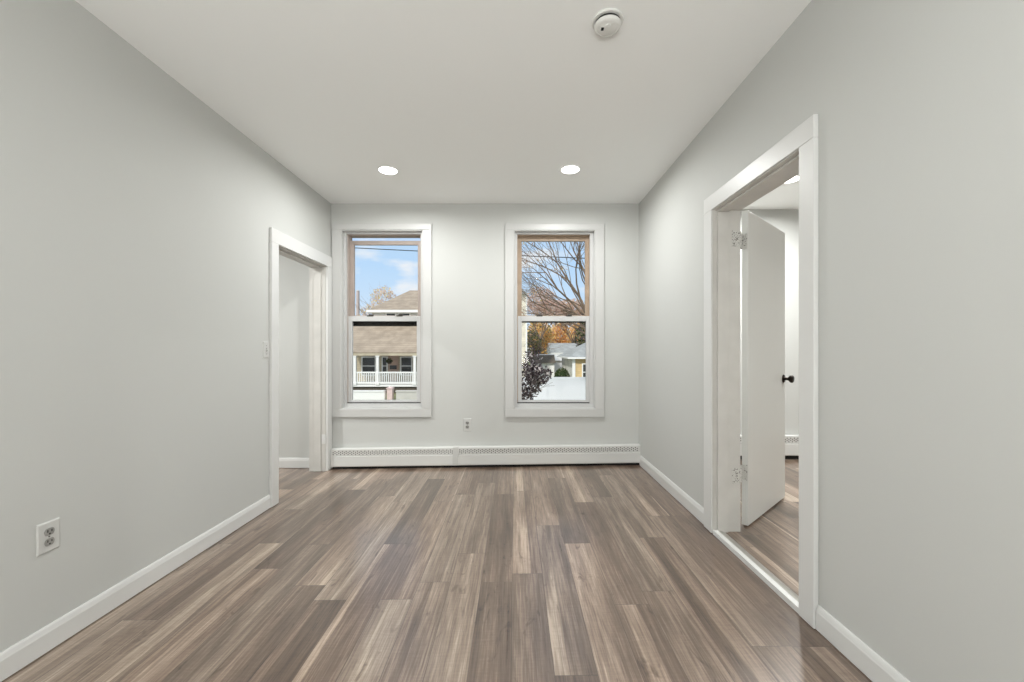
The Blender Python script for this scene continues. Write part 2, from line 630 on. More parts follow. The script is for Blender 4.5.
# ------------------------------------------------------------------ left doorway trim
t1 = thing('trim_1', (XL, (LD0 + LD1) / 2, 0), 'white casing and jambs of the open doorway beside the light switch', 'door trim', kind='structure')
CT = 0.021
MB().box(XL, XL + CT, LDA, LD0, 0.003, LDZ).build('side_casing', M['trim'], t1, 0.003)
MB().box(XL, XL + CT, LD1, 4.006, 0.003, LDZ).build('side_casing', M['trim'], t1, 0.003)
MB().box(XL, XL + CT, LDA, 4.006, LDZ, 2.065).build('head_casing', M['trim'], t1, 0.003)
for (a, b) in ((LD0, LD0 + 0.004), (LD1 - 0.004, LD1)):
    MB().box(XL - TL, XL, a, b, 0.002, LDZ).build('jamb', M['jamb'], t1)
MB().box(XL - TL, XL, LD0, LD1, LDZ - 0.004, LDZ).build('head_jamb', M['jamb'], t1)
mb = MB()
mb.box(-1.920, -1.850, LD1 - 0.016, LD1 - 0.004, 0.002, LDZ - 0.016)
mb.box(-1.920, -1.850, LD0 + 0.004, LD0 + 0.016, 0.002, LDZ - 0.016)
mb.box(-1.920, -1.850, LD0 + 0.004, LD1 - 0.004, LDZ - 0.016, LDZ - 0.004)
mb.build('door_stop', M['jamb'], t1, 0.002)
hg = MB()
hg.box(-1.846, -1.812, LD1 - 0.008, LD1 - 0.004, 0.265, 0.355)
hg.build('painted_hinge', M['trim'], t1, 0.001)
MB().tube([(-1.810, LD1 - 0.010, 0.268), (-1.810, LD1 - 0.010, 0.352)], 0.006, 8).build('hinge_pin', M['trim'], t1, smooth=True)
# hall side casing
MB().box(XL - TL - 0.018, XL - TL, 3.03, LD0, 0.003, 2.07).build('hall_casing', M['trim'], t1, 0.003)

# ------------------------------------------------------------------ right doorway trim
zr = ZR
t2 = thing('trim_2', (XR, (RD0 + RD1) / 2, zr), 'white casing and jambs of the doorway with the hinged door', 'door trim', kind='structure')
MB().box(XR - CT, XR, RDA, RD0, zr + 0.002, RDZ).build('side_casing', M['trim'], t2, 0.003)
MB().box(XR - CT, XR, RD1, RDB, zr + 0.002, RDZ).build('side_casing', M['trim'], t2, 0.003)
MB().box(XR - CT, XR, RDA, RDB, RDZ, RDT).build('head_casing', M['trim'], t2, 0.003)
XJ = XR + TR
for (a, b) in ((RD0, RD0 + 0.005), (RD1 - 0.005, RD1)):
    MB().box(XR - CT * 0.6, XJ, a, b, zr + 0.012, RDZ).build('jamb', M['jamb'], t2, 0.0015)
MB().box(XR - CT * 0.6, XJ, RD0, RD1, RDZ - 0.005, RDZ).build('head_jamb', M['jamb'], t2, 0.0015)
mb = MB()
sx0, sx1 = 1.232, 1.296
mb.box(sx0, sx1, RD1 - 0.017, RD1 - 0.005, zr + 0.012, RDZ - 0.017)
mb.box(sx0, sx1, RD0 + 0.005, RD0 + 0.017, zr + 0.012, RDZ - 0.017)
mb.box(sx0, sx1, RD0 + 0.005, RD1 - 0.005, RDZ - 0.017, RDZ - 0.005)
mb.build('door_stop', M['jamb'], t2, 0.002)
# threshold : painted board edge and a metal transition strip
th = tag(MB().box(XR - 0.014, XR + 0.014, RD0 + 0.006, RD1 - 0.006, zr - 0.004, zr + 0.026).build('door_threshold', M['trim'], None, 0.002),
         'white painted threshold strip on the floor under the open door', 'threshold', kind='structure')
mb = MB()
mb.loft([[(x, y, z) for x, z in ((XR + 0.014, ZS - 0.001), (XR + 0.014, ZS + 0.013), (XR + 0.030, ZS + 0.012), (XR + 0.058, ZS + 0.002), (XR + 0.058, ZS - 0.001))] for y in (RD0 + 0.006, RD1 - 0.006)])
mb.build('transition_strip', M['metal_strip'], th)

# ------------------------------------------------------------------ the open door
DX, DY = 1.456, 2.562
ANG = math.radians(41.9)
d1 = thing('door_1', (DX, DY, ZS), 'flat white door standing open into the side room', 'door', kind='structure')
DM = Matrix.Translation((DX, DY, ZS)) @ Matrix.Rotation(ANG, 4, 'Z')   # local x runs along the door, local -y is the face towards us
DW, DT, DH = 0.76, 0.036, 1.985
MB().box(0, DW, 0, DT, 0.010, DH).xform(DM).build('door_panel', M['door'], d1, 0.002)
BX, BY = 1.404, 2.549       # hinge pin
for zc in (0.342, 1.790):
    hb = MB().box(-0.0025, 0.0, 0.004, DT - 0.001, zc - 0.048, zc + 0.048)
    h = hb.xform(DM).build('hinge', M['hinge'], d1, 0.0006)
    MB().box(XJ - 0.052, XJ - 0.001, RD1 - 0.0078, RD1 - 0.005, ZS + zc - 0.048, ZS + zc + 0.048).build('hinge_leaf', M['hinge'], h, 0.0006)
    hb = MB()
    for k in range(5):
        a = ZS + zc - 0.048 + k * 0.0194
        hb.tube([(BX, BY, a), (BX, BY, a + 0.0180)], 0.0075, 10)
    hb.tube([(BX, BY, ZS + zc - 0.054), (BX, BY, ZS + zc + 0.055)], 0.0045, 8)
    hb.face([(BX, BY, ZS + zc - 0.046), (XJ - 0.001, RD1 - 0.006, ZS + zc - 0.046), (XJ - 0.001, RD1 - 0.006, ZS + zc + 0.046), (BX, BY, ZS + zc + 0.046)])
    e0 = DM @ Vector((-0.0012, DT - 0.002, 0))
    hb.face([(BX, BY, ZS + zc - 0.046), (e0.x, e0.y, ZS + zc - 0.046), (e0.x, e0.y, ZS + zc + 0.046), (BX, BY, ZS + zc + 0.046)])
    hb.build('hinge_barrel', M['hinge'], h, smooth=True)
    hb = MB()
    for (px_, pz_) in ((XJ - 0.040, -0.034), (XJ - 0.022, 0.0), (XJ - 0.040, 0.034)):
        hb.lathe([(0.0, 0), (0.0045, 0.0), (0.0035, -0.0012), (0.0, -0.0014)], 8, 0, 'Y', (px_, RD1 - 0.0078, ZS + zc + pz_))
    hb.build('hinge_screw', M['screw'], h)
# knob, both faces (local axes: y out of the face)
for sgn in (-1, 1):
    kb = MB().lathe([(0.0, 0), (0.030, 0.0), (0.031, 0.004), (0.026, 0.009), (0.013, 0.011), (0.011, 0.030), (0.016, 0.036), (0.025, 0.043),
                     (0.0285, 0.053), (0.0265, 0.062), (0.018, 0.067), (0.0, 0.068)], 24, 0, 'Y')
    base = 0.0 if sgn < 0 else DT
    kb.v = [(p[0] + DW - 0.045, base + sgn * p[1], p[2] + 0.897) for p in kb.v]
    kn = kb.xform(DM).build('door_knob', M['knob'], d1, smooth=True)
MB().box(DW - 0.0008, DW + 0.0012, 0.006, 0.029, 0.857, 0.913).xform(DM).build('latch_plate', M['screw'], d1)


# ------------------------------------------------------------------ windows
def window(n, spec, label, gap, upper_mat, a_left, a_right):
    x0, x1, z0, z1 = spec
    w = thing('window_%d' % n, ((x0 + x1) / 2, YB, z0), label, 'window', kind='structure')
    cw = 0.088
    # flat casing with a small raised inner bead
    MB().box(x0 - cw, x0, YB - 0.020, YB, z0, z1).build('side_casing', M['window_trim'], w, 0.003)
    MB().box(x1, x1 + cw, YB - 0.020, YB, z0, z1).build('side_casing', M['window_trim'], w, 0.003)
    MB().box(x0 - cw, x1 + cw, YB - 0.020, YB, z1, z1 + 0.062).build('head_casing', M['window_trim'], w, 0.003)
    MB().box(x0 - cw, x1 + cw, YB - 0.021, YB, z0 - 0.080, z0).build('bottom_casing', M['window_trim'], w, 0.003)
    # lining boards of the opening
    mb = MB()
    d = YB + 0.085
    q = 0.008
    mb.box(x0, x0 + q, YB - 0.012, d, z0, z1)
    mb.box(x1 - q, x1, YB - 0.012, d, z0, z1)
    mb.box(x0 + q, x1 - q, YB - 0.012, d, z1 - q, z1)
    mb.box(x0 + q, x1 - q, YB - 0.012, d, z0, z0 + q)
    mb.build('lining', M['window_trim'], w, 0.002)
    # inner stops
    mb = MB()
    s0, s1 = YB + 0.030, YB + 0.062
    mb.box(x0 + q, x0 + a_left, s0, s1, z0 + q, z1 - q)
    mb.box(x1 - a_right, x1 - q, s0, s1, z0 + q, z1 - q)
    mb.box(x0 + a_left, x1 - a_right, s0, s1, z1 - 0.026, z1 - q)
    mb.box(x0 + a_left, x1 - a_right, s0, s1, z0 + q, z0 + 0.046)
    mb.build('inner_stop', M['vinyl'], w, 0.002)
    # outer frame with tracks
    f0, f1 = YB + 0.062, YB + 0.165
    fw = 0.040
    mb = MB()
    mb.box(x0, x0 + fw, f0, f1, z0, z1)
    mb.box(x1 - fw, x1, f0, f1, z0, z1)
    mb.box(x0 + fw, x1 - fw, f0, f1, z1 - 0.032, z1)
    mb.build('window_frame', upper_mat, w, 0.002)
    mb = MB().box(x0 + fw, x1 - fw, f0, f1 + 0.03, z0, z0 + 0.055)
    mb.build('frame_sill', M['vinyl'], w, 0.002)
    MB().box(x0 + a_left, x1 - a_right, f0 - 0.004, f0 + 0.001, z0 + 0.040, z0 + 0.056).build('sill_gap_shade', M['gap_shade'], w)  # black strip stands in for the shade in the gap under the sash
    xa, xb = x0 + fw, x1 - fw
    zb = z0 + 0.052
    zt = z1 - 0.032
    mr = 1.499
    # lower sash (inner track)
    l0, l1 = YB + 0.064, YB + 0.094
    st = 0.037
    ls = MB()
    ls.box(xa - 0.012, xa + st, l0, l1, zb, mr)
    ls.box(xb - st, xb + 0.012, l0, l1, zb, mr)
    ls.box(xa + st, xb - st, l0, l1, mr - 0.052, mr)
    ls.box(xa + st, xb - st, l0, l1, zb, zb + 0.026)
    lo = ls.build('lower_sash', M['vinyl'], w, 0.003)
    MB().box(xa + st, xb - st, l0 + 0.012, l0 + 0.017, zb + 0.026, mr - 0.052).build('glass_pane', M['glass'], lo)
    lt = MB()
    for fx in (0.30, 0.71):
        lx = xa + (xb - xa) * fx
        lt.box(lx - 0.030, lx + 0.030, l0 - 0.003, l0 + 0.022, mr - 0.004, mr + 0.008)
        lt.box(lx - 0.012, lx + 0.034, l0 - 0.005, l0 + 0.014, mr + 0.006, mr + 0.018)
    lt.build('tilt_latch', M['latch'], lo, 0.002)
    # upper sash (outer track)
    u0, u1 = YB + 0.112, YB + 0.142
    us = MB()
    top = zt - gap
    bot = mr - 0.055 - gap * 0.9
    us.box(xa - 0.012, xa + 0.038, u0, u1, bot, top)
    us.box(xb - 0.038, xb + 0.012, u0, u1, bot, top)
    us.box(xa + 0.038, xb - 0.038, u0, u1, top - 0.042, top)
    us.box(xa + 0.038, xb - 0.038, u0, u1, bot + 0.02, mr + 0.01)
    up = us.build('upper_sash', upper_mat, w, 0.003)
    MB().box(xa + 0.038, xb - 0.038, u0 + 0.012, u0 + 0.017, mr + 0.01, top - 0.042).build('glass_pane', M['glass'], up)
    MB().box(xa + 0.030, xb - 0.030, u0 - 0.003, u1 + 0.004, bot - 0.006, mr - 0.040).build('rail_shade', M['gap_shade'], up)  # black strip carries the shade of the upper sash bottom rail
    return w


window(1, WIN[0], 'tall double hung window beside the corner, facing the porch house', 0.040, M['taupe'], 0.032, 0.030)
window(2, WIN[1], 'tall double hung window facing the bare tree and white fence', 0.0, M['wood'], 0.032, 0.044)


# ------------------------------------------------------------------ baseboard heaters
def heater(name, xa, xb, yw, joint, zfun, label, h0, h1, depth=0.066):
    """a long enamel cover: back plate, hood with a punched grille, front panel, end caps"""
    h = thing(name, ((xa + xb) / 2, yw, zfun((xa + xb) / 2)), label, 'heater', None)
    yf = yw - depth
    H = h1 - h0
    tilt = lambda mb: setattr(mb, 'v', [(p[0], p[1], p[2] + zfun(p[0])) for p in mb.v]) or mb
    tilt(MB().box(xa, xb, yw - 0.004, yw, h0, h1)).build('back_plate', M['heater'], h)
    tilt(MB().box(xa + 0.012, xb - 0.012, yf + 0.011, yf + 0.014, h0 + H * 0.58, h0 + H - 0.006)).build('grille_shade', M['fin'], h)  # dark sheet added behind the holes, their shade put into its colour
    tilt(MB().box(xa + 0.01, xb - 0.01, yw - depth * 0.72, yw - 0.014, h0 + 0.035, h0 + 0.085)).build('heating_element', M['fin'], h)
    bays = [(xa, xb)] if joint is None else [(xa, joint), (joint, xb)]
    for (a, b) in bays:
        # solid front panel with rolled edges
        pr = [(0.0, 0.0), (-0.006, -0.002), (-0.010, 0.006), (-0.010, H * 0.575), (-0.004, H * 0.60), (-0.002, H * 0.58), (-0.006, H * 0.56), (-0.006, 0.008), (0.0, 0.006)]
        mb = MB().loft([[(x, yf + 0.010 + p, h0 + q) for p, q in pr] for x in (a, b)])
        tilt(mb).build('front_panel', M['heater'], h)
        # hood: top and a slightly sloped upper front with rows of punched slots
        pt = [(0.0, H), (-depth + 0.014, H), (-depth + 0.006, H - 0.006), (-depth + 0.006, H - 0.010), (-depth + 0.015, H - 0.004), (0.0, H - 0.004)]
        mb = MB().loft([[(x, yw + p, h0 + q) for p, q in pt] for x in (a, b)])
        cols = int((b - a) / 0.0090)
        rows = 6
        zlo, zhi = h0 + H * 0.61, h0 + H - 0.008
        dx = (b - a) / cols
        dz = (zhi - zlo) / rows
        base = len(mb.v)
        for r in range(rows + 1):
            for c in range(cols + 1):
                mb.v.append((a + c * dx, yf + 0.0015 + (0.002 * (1 - r / rows)), zlo + r * dz))
        for r in range(rows):
            for c in range(cols):
                if 1 <= r <= rows - 2 and (c + 2 * (r % 2)) % 4 < 1 and 1 < c < cols - 2:
                    continue
                i = base + r * (cols + 1) + c
                mb.f.append([i, i + 1, i + cols + 2, i + cols + 1]); mb.m.append(0)
        tilt(mb).build('grille_hood', M['heater'], h)
    if joint is not None:
        mb = MB().loft([[(x, yw + p, h0 + q) for p, q in [(-depth + 0.012, 0.0), (-depth - 0.003, -0.001), (-depth - 0.003, H * 0.6), (-depth + 0.001, H + 0.002), (0.0, H + 0.003), (0.0, H - 0.002)]]
                        for x in (joint - 0.028, joint + 0.028)])
        tilt(mb).build('joint_cover', M['plastic'], h, 0.001)
    for (a, b) in ((xa - 0.001, xa + 0.012), (xb - 0.012, xb + 0.001)):
        mb = MB().loft([[(x, yw + p, h0 + q) for p, q in [(0, -0.006), (-depth - 0.001, -0.006), (-depth - 0.001, H * 0.6), (-depth + 0.004, H), (0, H + 0.001)]] for x in (a, b)])
        tilt(mb).build('end_cap', M['heater'], h, 0.001)
    tilt(MB().box(xa + 0.004, xb - 0.004, yw - 0.036, yw - 0.030, 0.0, h0 + 0.004)).build('heater_gap_shade', M['dark'], h)  # black strip added as the shade beneath the cover
    # feet that carry it off the floor
    for fx in (0.04, 0.5, 0.96):
        x = xa + (xb - xa) * fx
        tilt(MB().box(x - 0.012, x + 0.012, yw - 0.040, yw - 0.004, 0.0, h0 + 0.01)).build('bracket_foot', M['dark'], h)
    return h


heater('baseboard_heater', XL + 0.026, XR - 0.004, YB, -0.575, fz, 'long white baseboard heater with perforated grille under the two windows', 0.028, 0.198)
heater('baseboard_heater', 2.20, 4.4, 4.2, None, lambda x: ZS, 'short stretch of white baseboard heater glimpsed past the open door', 0.043, 0.243)


# ------------------------------------------------------------------ outlets and switch (built facing -y around the origin, then turned onto their wall)
def on_wall(mb, mat):
    return mb.xform(mat)


def oval(mb, cx, cz, rx, rz, y0, y1, mi=0, n=28, flat=0.82):
    rings = []
    for y in (y0, y1):
        ring = []
        for k in range(n):
            a = 2 * math.pi * k / n
            ring.append((cx + rx * math.cos(a), y, cz + max(-rz * flat, min(rz * flat, rz * math.sin(a)))))
        rings.append(ring)
    mb.loft(rings, mi)
    return mb


def plate_mesh(w, h, d=0.006):
    mb = MB()
    b = 0.004
    mb.loft([[(-w / 2, 0, -h / 2), (w / 2, 0, -h / 2), (w / 2, 0, h / 2), (-w / 2, 0, h / 2)],
             [(-w / 2, -d * 0.45, -h / 2), (w / 2, -d * 0.45, -h / 2), (w / 2, -d * 0.45, h / 2), (-w / 2, -d * 0.45, h / 2)],
             [(-w / 2 + b, -d, -h / 2 + b), (w / 2 - b, -d, -h / 2 + b), (w / 2 - b, -d, h / 2 - b), (-w / 2 + b, -d, h / 2 - b)]])
    return mb


def outlet(mat, label, w, h, face):
    loc = mat.translation
    o = thing('wall_outlet', loc, label, 'outlet', None)
    plate_mesh(w, h).xform(mat).build('cover_plate', M['plastic'], o)
    for s in (-1, 1):
        rc = oval(MB(), 0, s * 0.0195, 0.0172, 0.0172, -0.004, -0.0085).xform(mat).build('receptacle', face, o, 0.0008)
        sl = MB()
        sl.box(-0.0085, -0.0055, -0.0092, -0.008, s * 0.0195 - 0.001, s * 0.0195 + 0.008)
        sl.box(0.0055, 0.0085, -0.0092, -0.008, s * 0.0195 - 0.001, s * 0.0195 + 0.007)
        oval(sl, 0, s * 0.0195 - 0.0075, 0.003, 0.003, -0.0092, -0.008, 0, 12, 1.0)
        sl.xform(mat).build('slots', M['slot'], rc)
    sc = MB().lathe([(0, 0), (0.0032, 0.0), (0.0028, 0.0012), (0, 0.0014)], 12, 0, 'Y')
    sc.v = [(p[0], -0.006 - p[1], p[2]) for p in sc.v]
    sc.xform(mat).build('cover_screw', M['screw'], o)
    return o


R90 = Matrix.Rotation(math.radians(90), 4, 'Z')     # faces +x
outlet(Matrix.Translation((XL, 1.587, 0.441)) @ R90, 'white duplex outlet low on the same wall as the light switch', 0.078, 0.117, M['socket'])
outlet(Matrix.Translation((-0.468, YB, 0.424)), 'small white duplex outlet on the wall between the two windows', 0.074, 0.122, M['socket'])

sm = Matrix.Translation((XL, 2.976, 1.163)) @ R90
sw = thing('light_switch', sm.translation, 'white toggle light switch beside the casing of the open doorway', 'light switch')
plate_mesh(0.072, 0.118).xform(sm).build('cover_plate', M['plastic'], sw)
MB().box(-0.006, 0.006, -0.0066, -0.005, -0.013, 0.013).xform(sm).build('toggle_slot', M['socket'], sw)
tg = MB().loft([[(-0.004, -0.005, -0.006), (0.004, -0.005, -0.006), (0.004, -0.005, 0.005), (-0.004, -0.005, 0.005)],
                [(-0.0035, -0.019, -0.013), (0.0035, -0.019, -0.013), (0.0035, -0.018, -0.006), (-0.0035, -0.018, -0.006)]])
tg.xform(sm).build('toggle', M['plastic'], sw, 0.001)
for s in (-1, 1):
    sc = MB().lathe([(0, 0), (0.0032, 0.0), (0.0028, 0.0012), (0, 0.0014)], 12, 0, 'Y')
    sc.v = [(p[0], -0.006 - p[1], p[2] + s * 0.030) for p in sc.v]
    sc.xform(sm).build('cover_screw', M['screw'], sw)


# ------------------------------------------------------------------ recessed lights (lens, trim ring and the lamp itself)
def recessed(x, y, watts, label, group=None):
    o = thing('ceiling_light', (x, y, ZC), label, 'ceiling light', group)
    MB().lathe([(0.066, 0.0), (0.084, 0.0), (0.085, -0.002), (0.082, -0.004), (0.074, -0.006), (0.067, -0.005), (0.066, 0.0)], 48, 0, 'Z', (x, y, ZC)).build('trim_ring', M['ceiling'], o, smooth=True)
    MB().lathe([(0.0, -0.001), (0.070, -0.001), (0.070, -0.0070), (0.066, -0.0090), (0.0, -0.0100)], 48, 0, 'Z', (x, y, ZC)).build('lens', M['lens'], o, smooth=True)
    ld = bpy.data.lights.new('lamp', 'AREA')
    ld.shape = 'DISK'
    ld.size = 0.13
    ld.energy = watts
    ld.spread = math.radians(172)
    ld.color = (0.99, 1.0, 0.985)
    lo = bpy.data.objects.new('lamp', ld)
    COL.objects.link(lo)
    lo.location = (0, 0, -0.013)
    lo.parent = o
    return o


recessed(-1.015, 3.278, FRONT_W, 'glowing recessed ceiling light in front of the window nearest the corner doorway', 'recessed lights of the room')
recessed(0.440, 3.262, FRONT_W, 'glowing recessed ceiling light in front of the window facing the bare tree', 'recessed lights of the room')
recessed(-1.015, 0.15, MID_W, 'added recessed ceiling light over the viewpoint on the outlet side, out of the picture', 'recessed lights of the room')  # this row and the rear row are unseen lamps added for more light
recessed(0.440, 0.15, MID_W, 'added recessed ceiling light over the viewpoint on the door side, out of the picture', 'recessed lights of the room')
recessed(-1.015, -1.95, REAR_W, 'added unseen recessed ceiling light at the rear of the room on the outlet side', 'recessed lights of the room')  # rear pair, added out of view to light the room
recessed(0.440, -1.95, REAR_W, 'added unseen recessed ceiling light at the rear of the room on the door side', 'recessed lights of the room')
recessed(2.318, 3.45, SIDE_W, 'glowing recessed ceiling light in the side room, seen through the doorway', 'recessed lights of the side room')
recessed(3.7, 1.6, SIDE_W, 'recessed ceiling light deep in the side room, hidden by the wall', 'recessed lights of the side room')
recessed(-3.0, 2.5, SIDE_W * 1.2, 'added recessed ceiling light in the hall, hidden by the wall')  # unseen lamp added to light the hall

# ------------------------------------------------------------------ smoke detector
sx, sy = 0.404, 1.789
sd = thing('smoke_detector', (sx, sy, ZC), 'round white smoke detector on the ceiling', 'smoke detector')
MB().lathe([(0.0, 0.0), (0.067, 0.0), (0.068, -0.006), (0.066, -0.010), (0.0, -0.010)], 48, 0, 'Z', (sx, sy, ZC)).build('mounting_base', M['detector'], sd, smooth=True)
MB().lathe([(0.0, -0.010), (0.0540, -0.010), (0.0540, -0.021), (0.0, -0.021)], 48, 0, 'Z', (sx, sy, ZC)).build('vent_gap_shade', M['slot'], sd, smooth=True)  # black core, the shadow in the gap put into its colour
MB().lathe([(0.0, -0.019), (0.0545, -0.019), (0.0575, -0.0205), (0.0570, -0.028), (0.052, -0.034), (0.043, -0.037), (0.041, -0.0355), (0.039, -0.037), (0.0, -0.0385)], 48, 0, 'Z', (sx, sy, ZC)).build('body', M['detector'], sd, smooth=True)
MB().lathe([(0.0, -0.037), (0.011, -0.037), (0.011, -0.0405), (0.009, -0.0415), (0.0, -0.0415)], 24, 0, 'Z', (sx - 0.002, sy - 0.020, ZC)).build('test_button', M['detector'], sd, smooth=True)
vb = MB()
for k in range(4):
    vb.box(sx - 0.029, sx - 0.017, sy - 0.010 + k * 0.0045, sy - 0.0075 + k * 0.0045, ZC - 0.0395, ZC - 0.0375)
vb.build('sounder_slots', M['slot'], sd)

# ================================================================== OUTDOORS
GZ = -1.9
tag(MB().box(-120, 120, 4.5, 220, GZ - 0.3, GZ).build('ground', M['ground']), 'dull autumn lawn outside the windows', 'ground', kind='structure')
tag(MB().box(-90, 90, 20.2, 24.0, GZ - 0.1, GZ + 0.02).build('street_road', M['asphalt']), 'grey asphalt street in front of the porch house', 'street', kind='structure')

# ---- the porch house across the street
ph = thing('house', (-8.2, 31.5, GZ), 'two storey house with tan shingled porch roof and white porch railing', 'house')
PD = 31.5
mb = MB()
mb.box(-12.3, -4.0, PD, 39.5, GZ, 2.9)
mb.build('lower_wall', M['siding_beige'], ph)
MB().box(-10.85, -4.0, PD, 39.5, 2.9, 4.12).build('upper_wall', M['siding_white'], ph)
# hip roof with a fascia board
ex0, ex1, ey0, ey1, ez = -11.22, -3.6, 31.0, 40.0, 4.14
rx0, rx1, ry, rz = -9.1, -5.7, 35.5, 6.28
mb = MB()
A, B, C_, D_ = (ex0, ey0, ez), (ex1, ey0, ez), (ex1, ey1, ez), (ex0, ey1, ez)
P, Q = (rx0, ry, rz), (rx1, ry, rz)
mb.face([A, B, Q, P]); mb.face([B, C_, Q]); mb.face([C_, D_, P, Q]); mb.face([D_, A, P])
mb.face([D_, C_, B, A])
mb.build('hip_roof', M['roof_tan'], ph)
mb = MB()
mb.box(ex0, ex1, ey0 - 0.03, ey0 + 0.05, ez - 0.16, ez + 0.02)
mb.box(ex0 - 0.03, ex0 + 0.05, ey0, ey1, ez - 0.16, ez + 0.02)
mb.box(ex0 + 0.05, ex1, ey0 + 0.05, PD + 0.05, ez - 0.16, ez - 0.12)
mb.build('fascia', M['white_paint'], ph)
MB().box(-6.6, -6.0, 35.0, 35.6, 5.6, 7.2).build('chimney', M['pink'], ph)
# porch roof, one slope from the wall down to the eave
px0, px1 = -12.9, -3.7
mb = MB()
mb.loft([[(x, 28.4, 1.00), (x, PD, 3.02), (x, PD, 2.80), (x, 28.4, 0.92)] for x in (px0, px1)])
mb.build('porch_roof', M['roof_tan'], ph)
MB().box(px0, px1, 28.42, 28.58, 0.74, 0.96).build('porch_beam', M['siding_beige'], ph)
mb = MB()
mb.box(px0 + 0.2, px1 - 0.2, 28.5, PD, -1.42, -1.28)
mb.build('porch_deck', M['white_paint'], ph)
MB().box(px0 + 0.3, px1 - 0.3, 28.65, PD, GZ, -1.42).build('porch_skirt', M['porch_dark'], ph)
posts = [-12.6, -11.14, -9.56, -6.98, -4.4]
for x in posts:
    mb = MB()
    mb.box(x - 0.085, x + 0.085, 28.47, 28.64, -1.28, 0.78)
    mb.box(x - 0.13, x + 0.13, 28.43, 28.68, -1.28, -1.12)
    mb.box(x - 0.13, x + 0.13, 28.43, 28.68, 0.66, 0.78)
    mb.build('porch_post', M['white_paint'], ph)
for a, b in zip(posts[:-1], posts[1:]):
    mb = MB()
    mb.box(a + 0.085, b - 0.085, 28.51, 28.60, -0.49, -0.38)
    mb.box(a + 0.085, b - 0.085, 28.52, 28.59, -1.22, -1.10)
    n = int((b - a - 0.17) / 0.145)
    for k in range(n):
        x = a + 0.085 + (k + 0.5) * (b - a - 0.17) / n
        mb.box(x - 0.032, x + 0.032, 28.53, 28.58, -1.10, -0.49)
    mb.build('porch_railing', M['white_paint'], ph)


def house_window(par, xa, xb, za, zb, y, nbar=1, fm='white_paint', d=-1):
    mb = MB()
    t = 0.08
    ya, yb = sorted((y, y + d * 0.07))
    mb.box(xa - t, xa, ya, yb, za - t, zb + t); mb.box(xb, xb + t, ya, yb, za - t, zb + t)
    mb.box(xa, xb, ya, yb, zb, zb + t); mb.box(xa, xb, ya, yb, za - t, za)
    zm = (za + zb) / 2
    mb.box(xa, xb, ya + 0.01, yb, zm - 0.03, zm + 0.03)
    f = mb.build('window', M[fm], par)
    MB().box(xa, xb, min(y, y + d * 0.025), max(y, y + d * 0.025), za, zb).build('pane', M['pane'], f)


house_window(ph, -11.7, -10.75, -0.75, 0.55, PD)
house_window(ph, -8.72, -7.95, -0.75, 0.55, PD)
house_window(ph, -7.3, -6.4, -0.75, 0.55, PD)
house_window(ph, -10.15, -9.85, -0.75, 0.55, PD)
dr = MB().box(-9.72, -8.95, PD - 0.06, PD, -1.28, 0.72).build('front_door', M['pink_door'], ph)
MB().box(-9.6, -9.07, PD - 0.08, PD - 0.06, -0.35, -0.05).build('door_panel', M['pane'], dr)
house_window(ph, -9.85, -9.2, 3.25, 3.92, PD)
house_window(ph, -8.9, -8.1, 3.25, 3.92, PD)
house_window(ph, -6.9, -6.0, 3.25, 3.92, PD)
MB().lathe([(0.11, GZ), (0.11, 2.7)], 10, 0, 'Z', (-12.34, 31.36, 0)).build('drain_pipe', M['white_paint'], ph)

# hanging basket on the porch
hb = thing('hanging_basket', (-8.95, 29.2, 0.25), 'green hanging basket under the porch roof', 'plant')
MB().lathe([(0.0, 0.08), (0.12, 0.1), (0.18, 0.25), (0.0, 0.26)], 12, 0, 'Z', (-8.95, 29.2, 0.05)).build('pot', M['bark_dark'], hb)
MB().tube([(-8.95, 29.2, 0.3), (-8.95, 29.2, 1.3)], 0.012, 5).build('hanger', M['cable'], hb)

# ---- low white front wall and pinkish pier by the pavement
mb = MB()
mb.box(-11.0, -7.95, 25.0, 25.25, GZ, -1.42)
mb.box(-11.05, -7.95, 24.96, 25.29, -1.42, -1.34)
tag(mb.build('garden_wall', M['white_paint']), 'low white garden wall in front of the porch house', 'wall')
mb = MB()
mb.box(-7.25, -4.5, 25.0, 25.25, GZ, -1.42)
mb.box(-7.28, -4.5, 24.96, 25.29, -1.42, -1.34)
tag(mb.build('garden_wall', M['concrete']), 'low mottled garden wall beyond the pinkish pier', 'wall')
mb = MB()
mb.box(-7.78, -7.46, 24.9, 25.22, GZ, -1.22)
mb.box(-7.82, -7.42, 24.86, 25.26, -1.22, -1.16)
mb.loft([[(-7.78, 24.9, -1.16), (-7.46, 24.9, -1.16), (-7.46, 25.22, -1.16), (-7.78, 25.22, -1.16)], [(-7.63, 25.05, -1.08), (-7.61, 25.05, -1.08), (-7.61, 25.07, -1.08), (-7.63, 25.07, -1.08)]])
tag(mb.build('gate_pier', M['pink']), 'pinkish brick gate pier between the low garden walls', 'pier')

# ---- utility pole and cables
up = thing('utility_pole', (-17.05, 44.5, GZ), 'pale weathered utility pole behind the porch house', 'utility pole')
MB().tube([(-17.05, 44.5, GZ), (-17.05, 44.5, 7.5)], [0.21, 0.17], 12).build('pole', M['pole'], up, smooth=True)
MB().tube([(-17.05, 44.5, 7.5), (-17.05, 44.5, 7.62)], [0.19, 0.08], 12).build('pole_cap', M['concrete'], up, smooth=True)


def cable(p, q, sag, r, label):
    p, q = Vector(p), Vector(q)
    pts = []
    for k in range(25):
        t = k / 24
        s = p.lerp(q, t)
        s.z -= sag * 4 * t * (1 - t)
        pts.append(s)
    return tag(MB().tube(pts, r, 5).build('power_line', M['cable'], smooth=True), label, 'power line')


cable((-26.0, 22.0, 7.70), (16.0, 17.6, 4.67), 0.25, 0.022, 'dark power line crossing the sky behind the bare tree')

